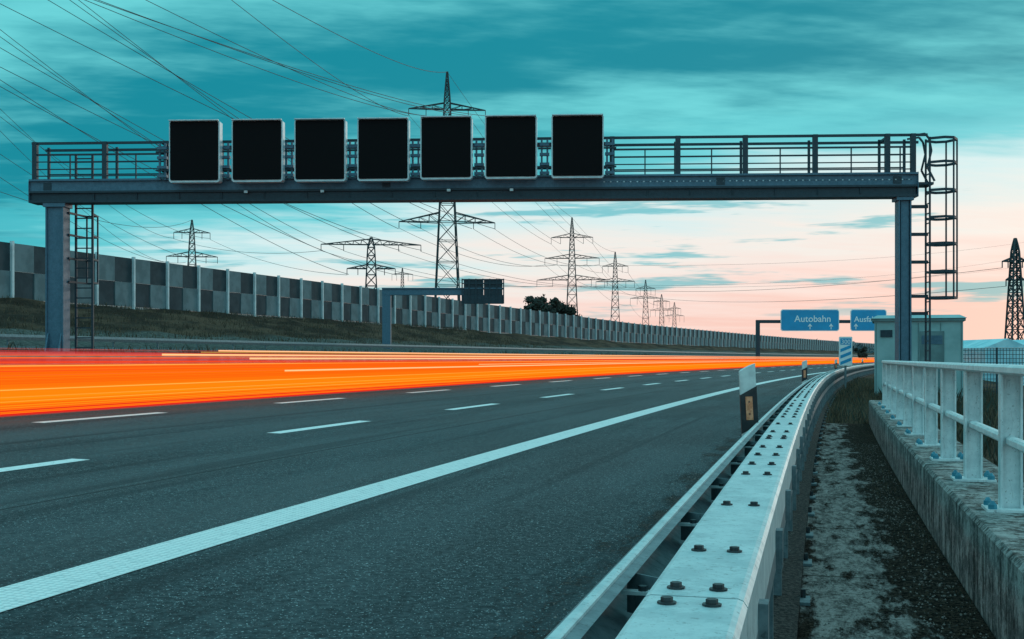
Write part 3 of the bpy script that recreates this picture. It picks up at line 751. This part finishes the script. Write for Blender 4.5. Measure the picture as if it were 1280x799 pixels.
for _ in range(13000):
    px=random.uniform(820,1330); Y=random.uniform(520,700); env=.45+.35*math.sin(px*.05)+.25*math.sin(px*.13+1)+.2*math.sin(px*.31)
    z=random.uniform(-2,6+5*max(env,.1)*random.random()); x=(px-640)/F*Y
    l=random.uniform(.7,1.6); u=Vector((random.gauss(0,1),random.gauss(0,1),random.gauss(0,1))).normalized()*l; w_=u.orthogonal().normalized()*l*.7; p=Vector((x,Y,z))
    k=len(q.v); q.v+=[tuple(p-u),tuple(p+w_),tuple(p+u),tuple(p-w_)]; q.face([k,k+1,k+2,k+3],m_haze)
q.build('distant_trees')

# ------------------------------------------------------------------ world sky
wd=bpy.data.worlds.new('World'); scene.world=wd; wd.use_nodes=True; nt=wd.node_tree; nt.nodes.clear()
wd.cycles.sampling_method='MANUAL'; wd.cycles.sample_map_resolution=256
out=nt.nodes.new('ShaderNodeOutputWorld'); tc=nt.nodes.new('ShaderNodeTexCoord').outputs['Generated']
sep=nt.nodes.new('ShaderNodeSeparateXYZ'); nt.links.new(tc,sep.inputs[0]); x_,y_,z_=sep.outputs
zc=mth(nt,'ADD',mth(nt,'MAXIMUM',z_,0),.07)
cm=nt.nodes.new('ShaderNodeCombineXYZ'); 
pxn=mth(nt,'DIVIDE',x_,zc); pyn=mth(nt,'DIVIDE',y_,zc)
nt.links.new(mth(nt,'ADD',mth(nt,'MULTIPLY',pxn,.40),mth(nt,'MULTIPLY',pyn,.22)),cm.inputs[0]); nt.links.new(mth(nt,'SUBTRACT',mth(nt,'MULTIPLY',pyn,1.0),mth(nt,'MULTIPLY',pxn,.22)),cm.inputs[1])
n1=noise(nt,cm.outputs[0],1.25,5,.58)
cm2=nt.nodes.new('ShaderNodeCombineXYZ'); nt.links.new(mth(nt,'MULTIPLY',pxn,.5),cm2.inputs[0]); nt.links.new(mth(nt,'ADD',mth(nt,'MULTIPLY',pyn,.8),mth(nt,'MULTIPLY',pxn,.2)),cm2.inputs[1]); cm2.inputs[2].default_value=4.2
n2=noise(nt,cm2.outputs[0],1.0,5,.58)
n4=noise(nt,cm.outputs[0],4.0,5,.62)
n3=noise(nt,scalev(nt,tc,(5,5,55)),1.0,5,.6)
t=mth(nt,'ADD',mth(nt,'SUBTRACT',z_,mth(nt,'MULTIPLY',x_,.12)),mth(nt,'MULTIPLY',mth(nt,'SUBTRACT',n1,.5),.13))
t=mth(nt,'ADD',t,mth(nt,'MULTIPLY',mth(nt,'SUBTRACT',n4,.5),.03))
rp=nt.nodes.new('ShaderNodeValToRGB'); nt.links.new(mth(nt,'MULTIPLY',t,3.0),rp.inputs[0])
el=rp.color_ramp.elements; el[0].position=0; el[0].color=(.90,.60,.54,1); el[1].position=1; el[1].color=(.05,.42,.50,1)
for p_,c_ in [(.10,(.92,.72,.67)),(.22,(.87,.83,.79)),(.33,(.64,.84,.86)),(.42,(.16,.64,.71)),(.52,(.01,.46,.56))]:
    e_=el.new(p_); e_.color=(*c_,1)
upc=mixc(nt,step(nt,mth(nt,'ADD',n2,mth(nt,'MULTIPLY',mth(nt,'SUBTRACT',n4,.5),.42)),.34,.66),(0.0,.25,.33),(.15,.66,.70))
c=mixc(nt,step(nt,t,.12,.185),rp.outputs[0],upc)
lowm=mth(nt,'MULTIPLY',step(nt,n3,.55,.63),step(nt,z_,.02,.05))
lowm=mth(nt,'MULTIPLY',lowm,step(nt,z_,.16,.12))
c=mixc(nt,mth(nt,'MULTIPLY',lowm,.75),c,(.05,.48,.56))
c=mixc(nt,step(nt,z_,.33,.75),c,(.36,.84,.94))  # added overhead fill: unseen sky above the frame brightened to light upward faces
back_fill=mth(nt,'MULTIPLY',step(nt,y_,.1,-.5),step(nt,z_,-.05,.1))
c=mixc(nt,mth(nt,'MULTIPLY',back_fill,.8),c,(.30,.74,.86))  # added glow in unseen sky behind camera, lights gantry, wall and barrier fronts
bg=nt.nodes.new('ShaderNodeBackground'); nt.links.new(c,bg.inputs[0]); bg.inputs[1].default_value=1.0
sky=nt.nodes.new('ShaderNodeTexSky'); sky.sky_type='NISHITA'; sky.sun_disc=False; sky.sun_elevation=math.radians(5); sky.sun_rotation=math.radians(35)
bg2=nt.nodes.new('ShaderNodeBackground'); nt.links.new(sky.outputs[0],bg2.inputs[0]); bg2.inputs[1].default_value=.005
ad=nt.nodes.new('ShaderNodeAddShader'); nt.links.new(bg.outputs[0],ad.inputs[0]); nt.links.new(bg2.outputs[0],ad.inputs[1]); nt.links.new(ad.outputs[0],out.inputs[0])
sl=bpy.data.lights.new('sun','SUN'); sl.energy=.4; sl.angle=math.radians(12); sl.color=(1,.86,.76)
so=bpy.data.objects.new('sun',sl); scene.collection.objects.link(so)
d=Vector((math.sin(math.radians(35))*math.cos(math.radians(12)),math.cos(math.radians(35))*math.cos(math.radians(12)),math.sin(math.radians(12))))
so.rotation_euler=d.to_track_quat('Z','Y').to_euler()

# ------------------------------------------------------------------ camera
cd=bpy.data.cameras.new('camera'); cam=bpy.data.objects.new('camera',cd); scene.collection.objects.link(cam)
cam.location=(0,0,CH); cam.rotation_euler=(math.pi/2,0,0)
cd.sensor_width=36; cd.lens=36*F/1280; cd.shift_y=48.5/1280; cd.clip_end=9000; cd.clip_start=.05
scene.camera=cam
scene.view_settings.view_transform='Standard'; scene.view_settings.look='None'; scene.view_settings.exposure=0
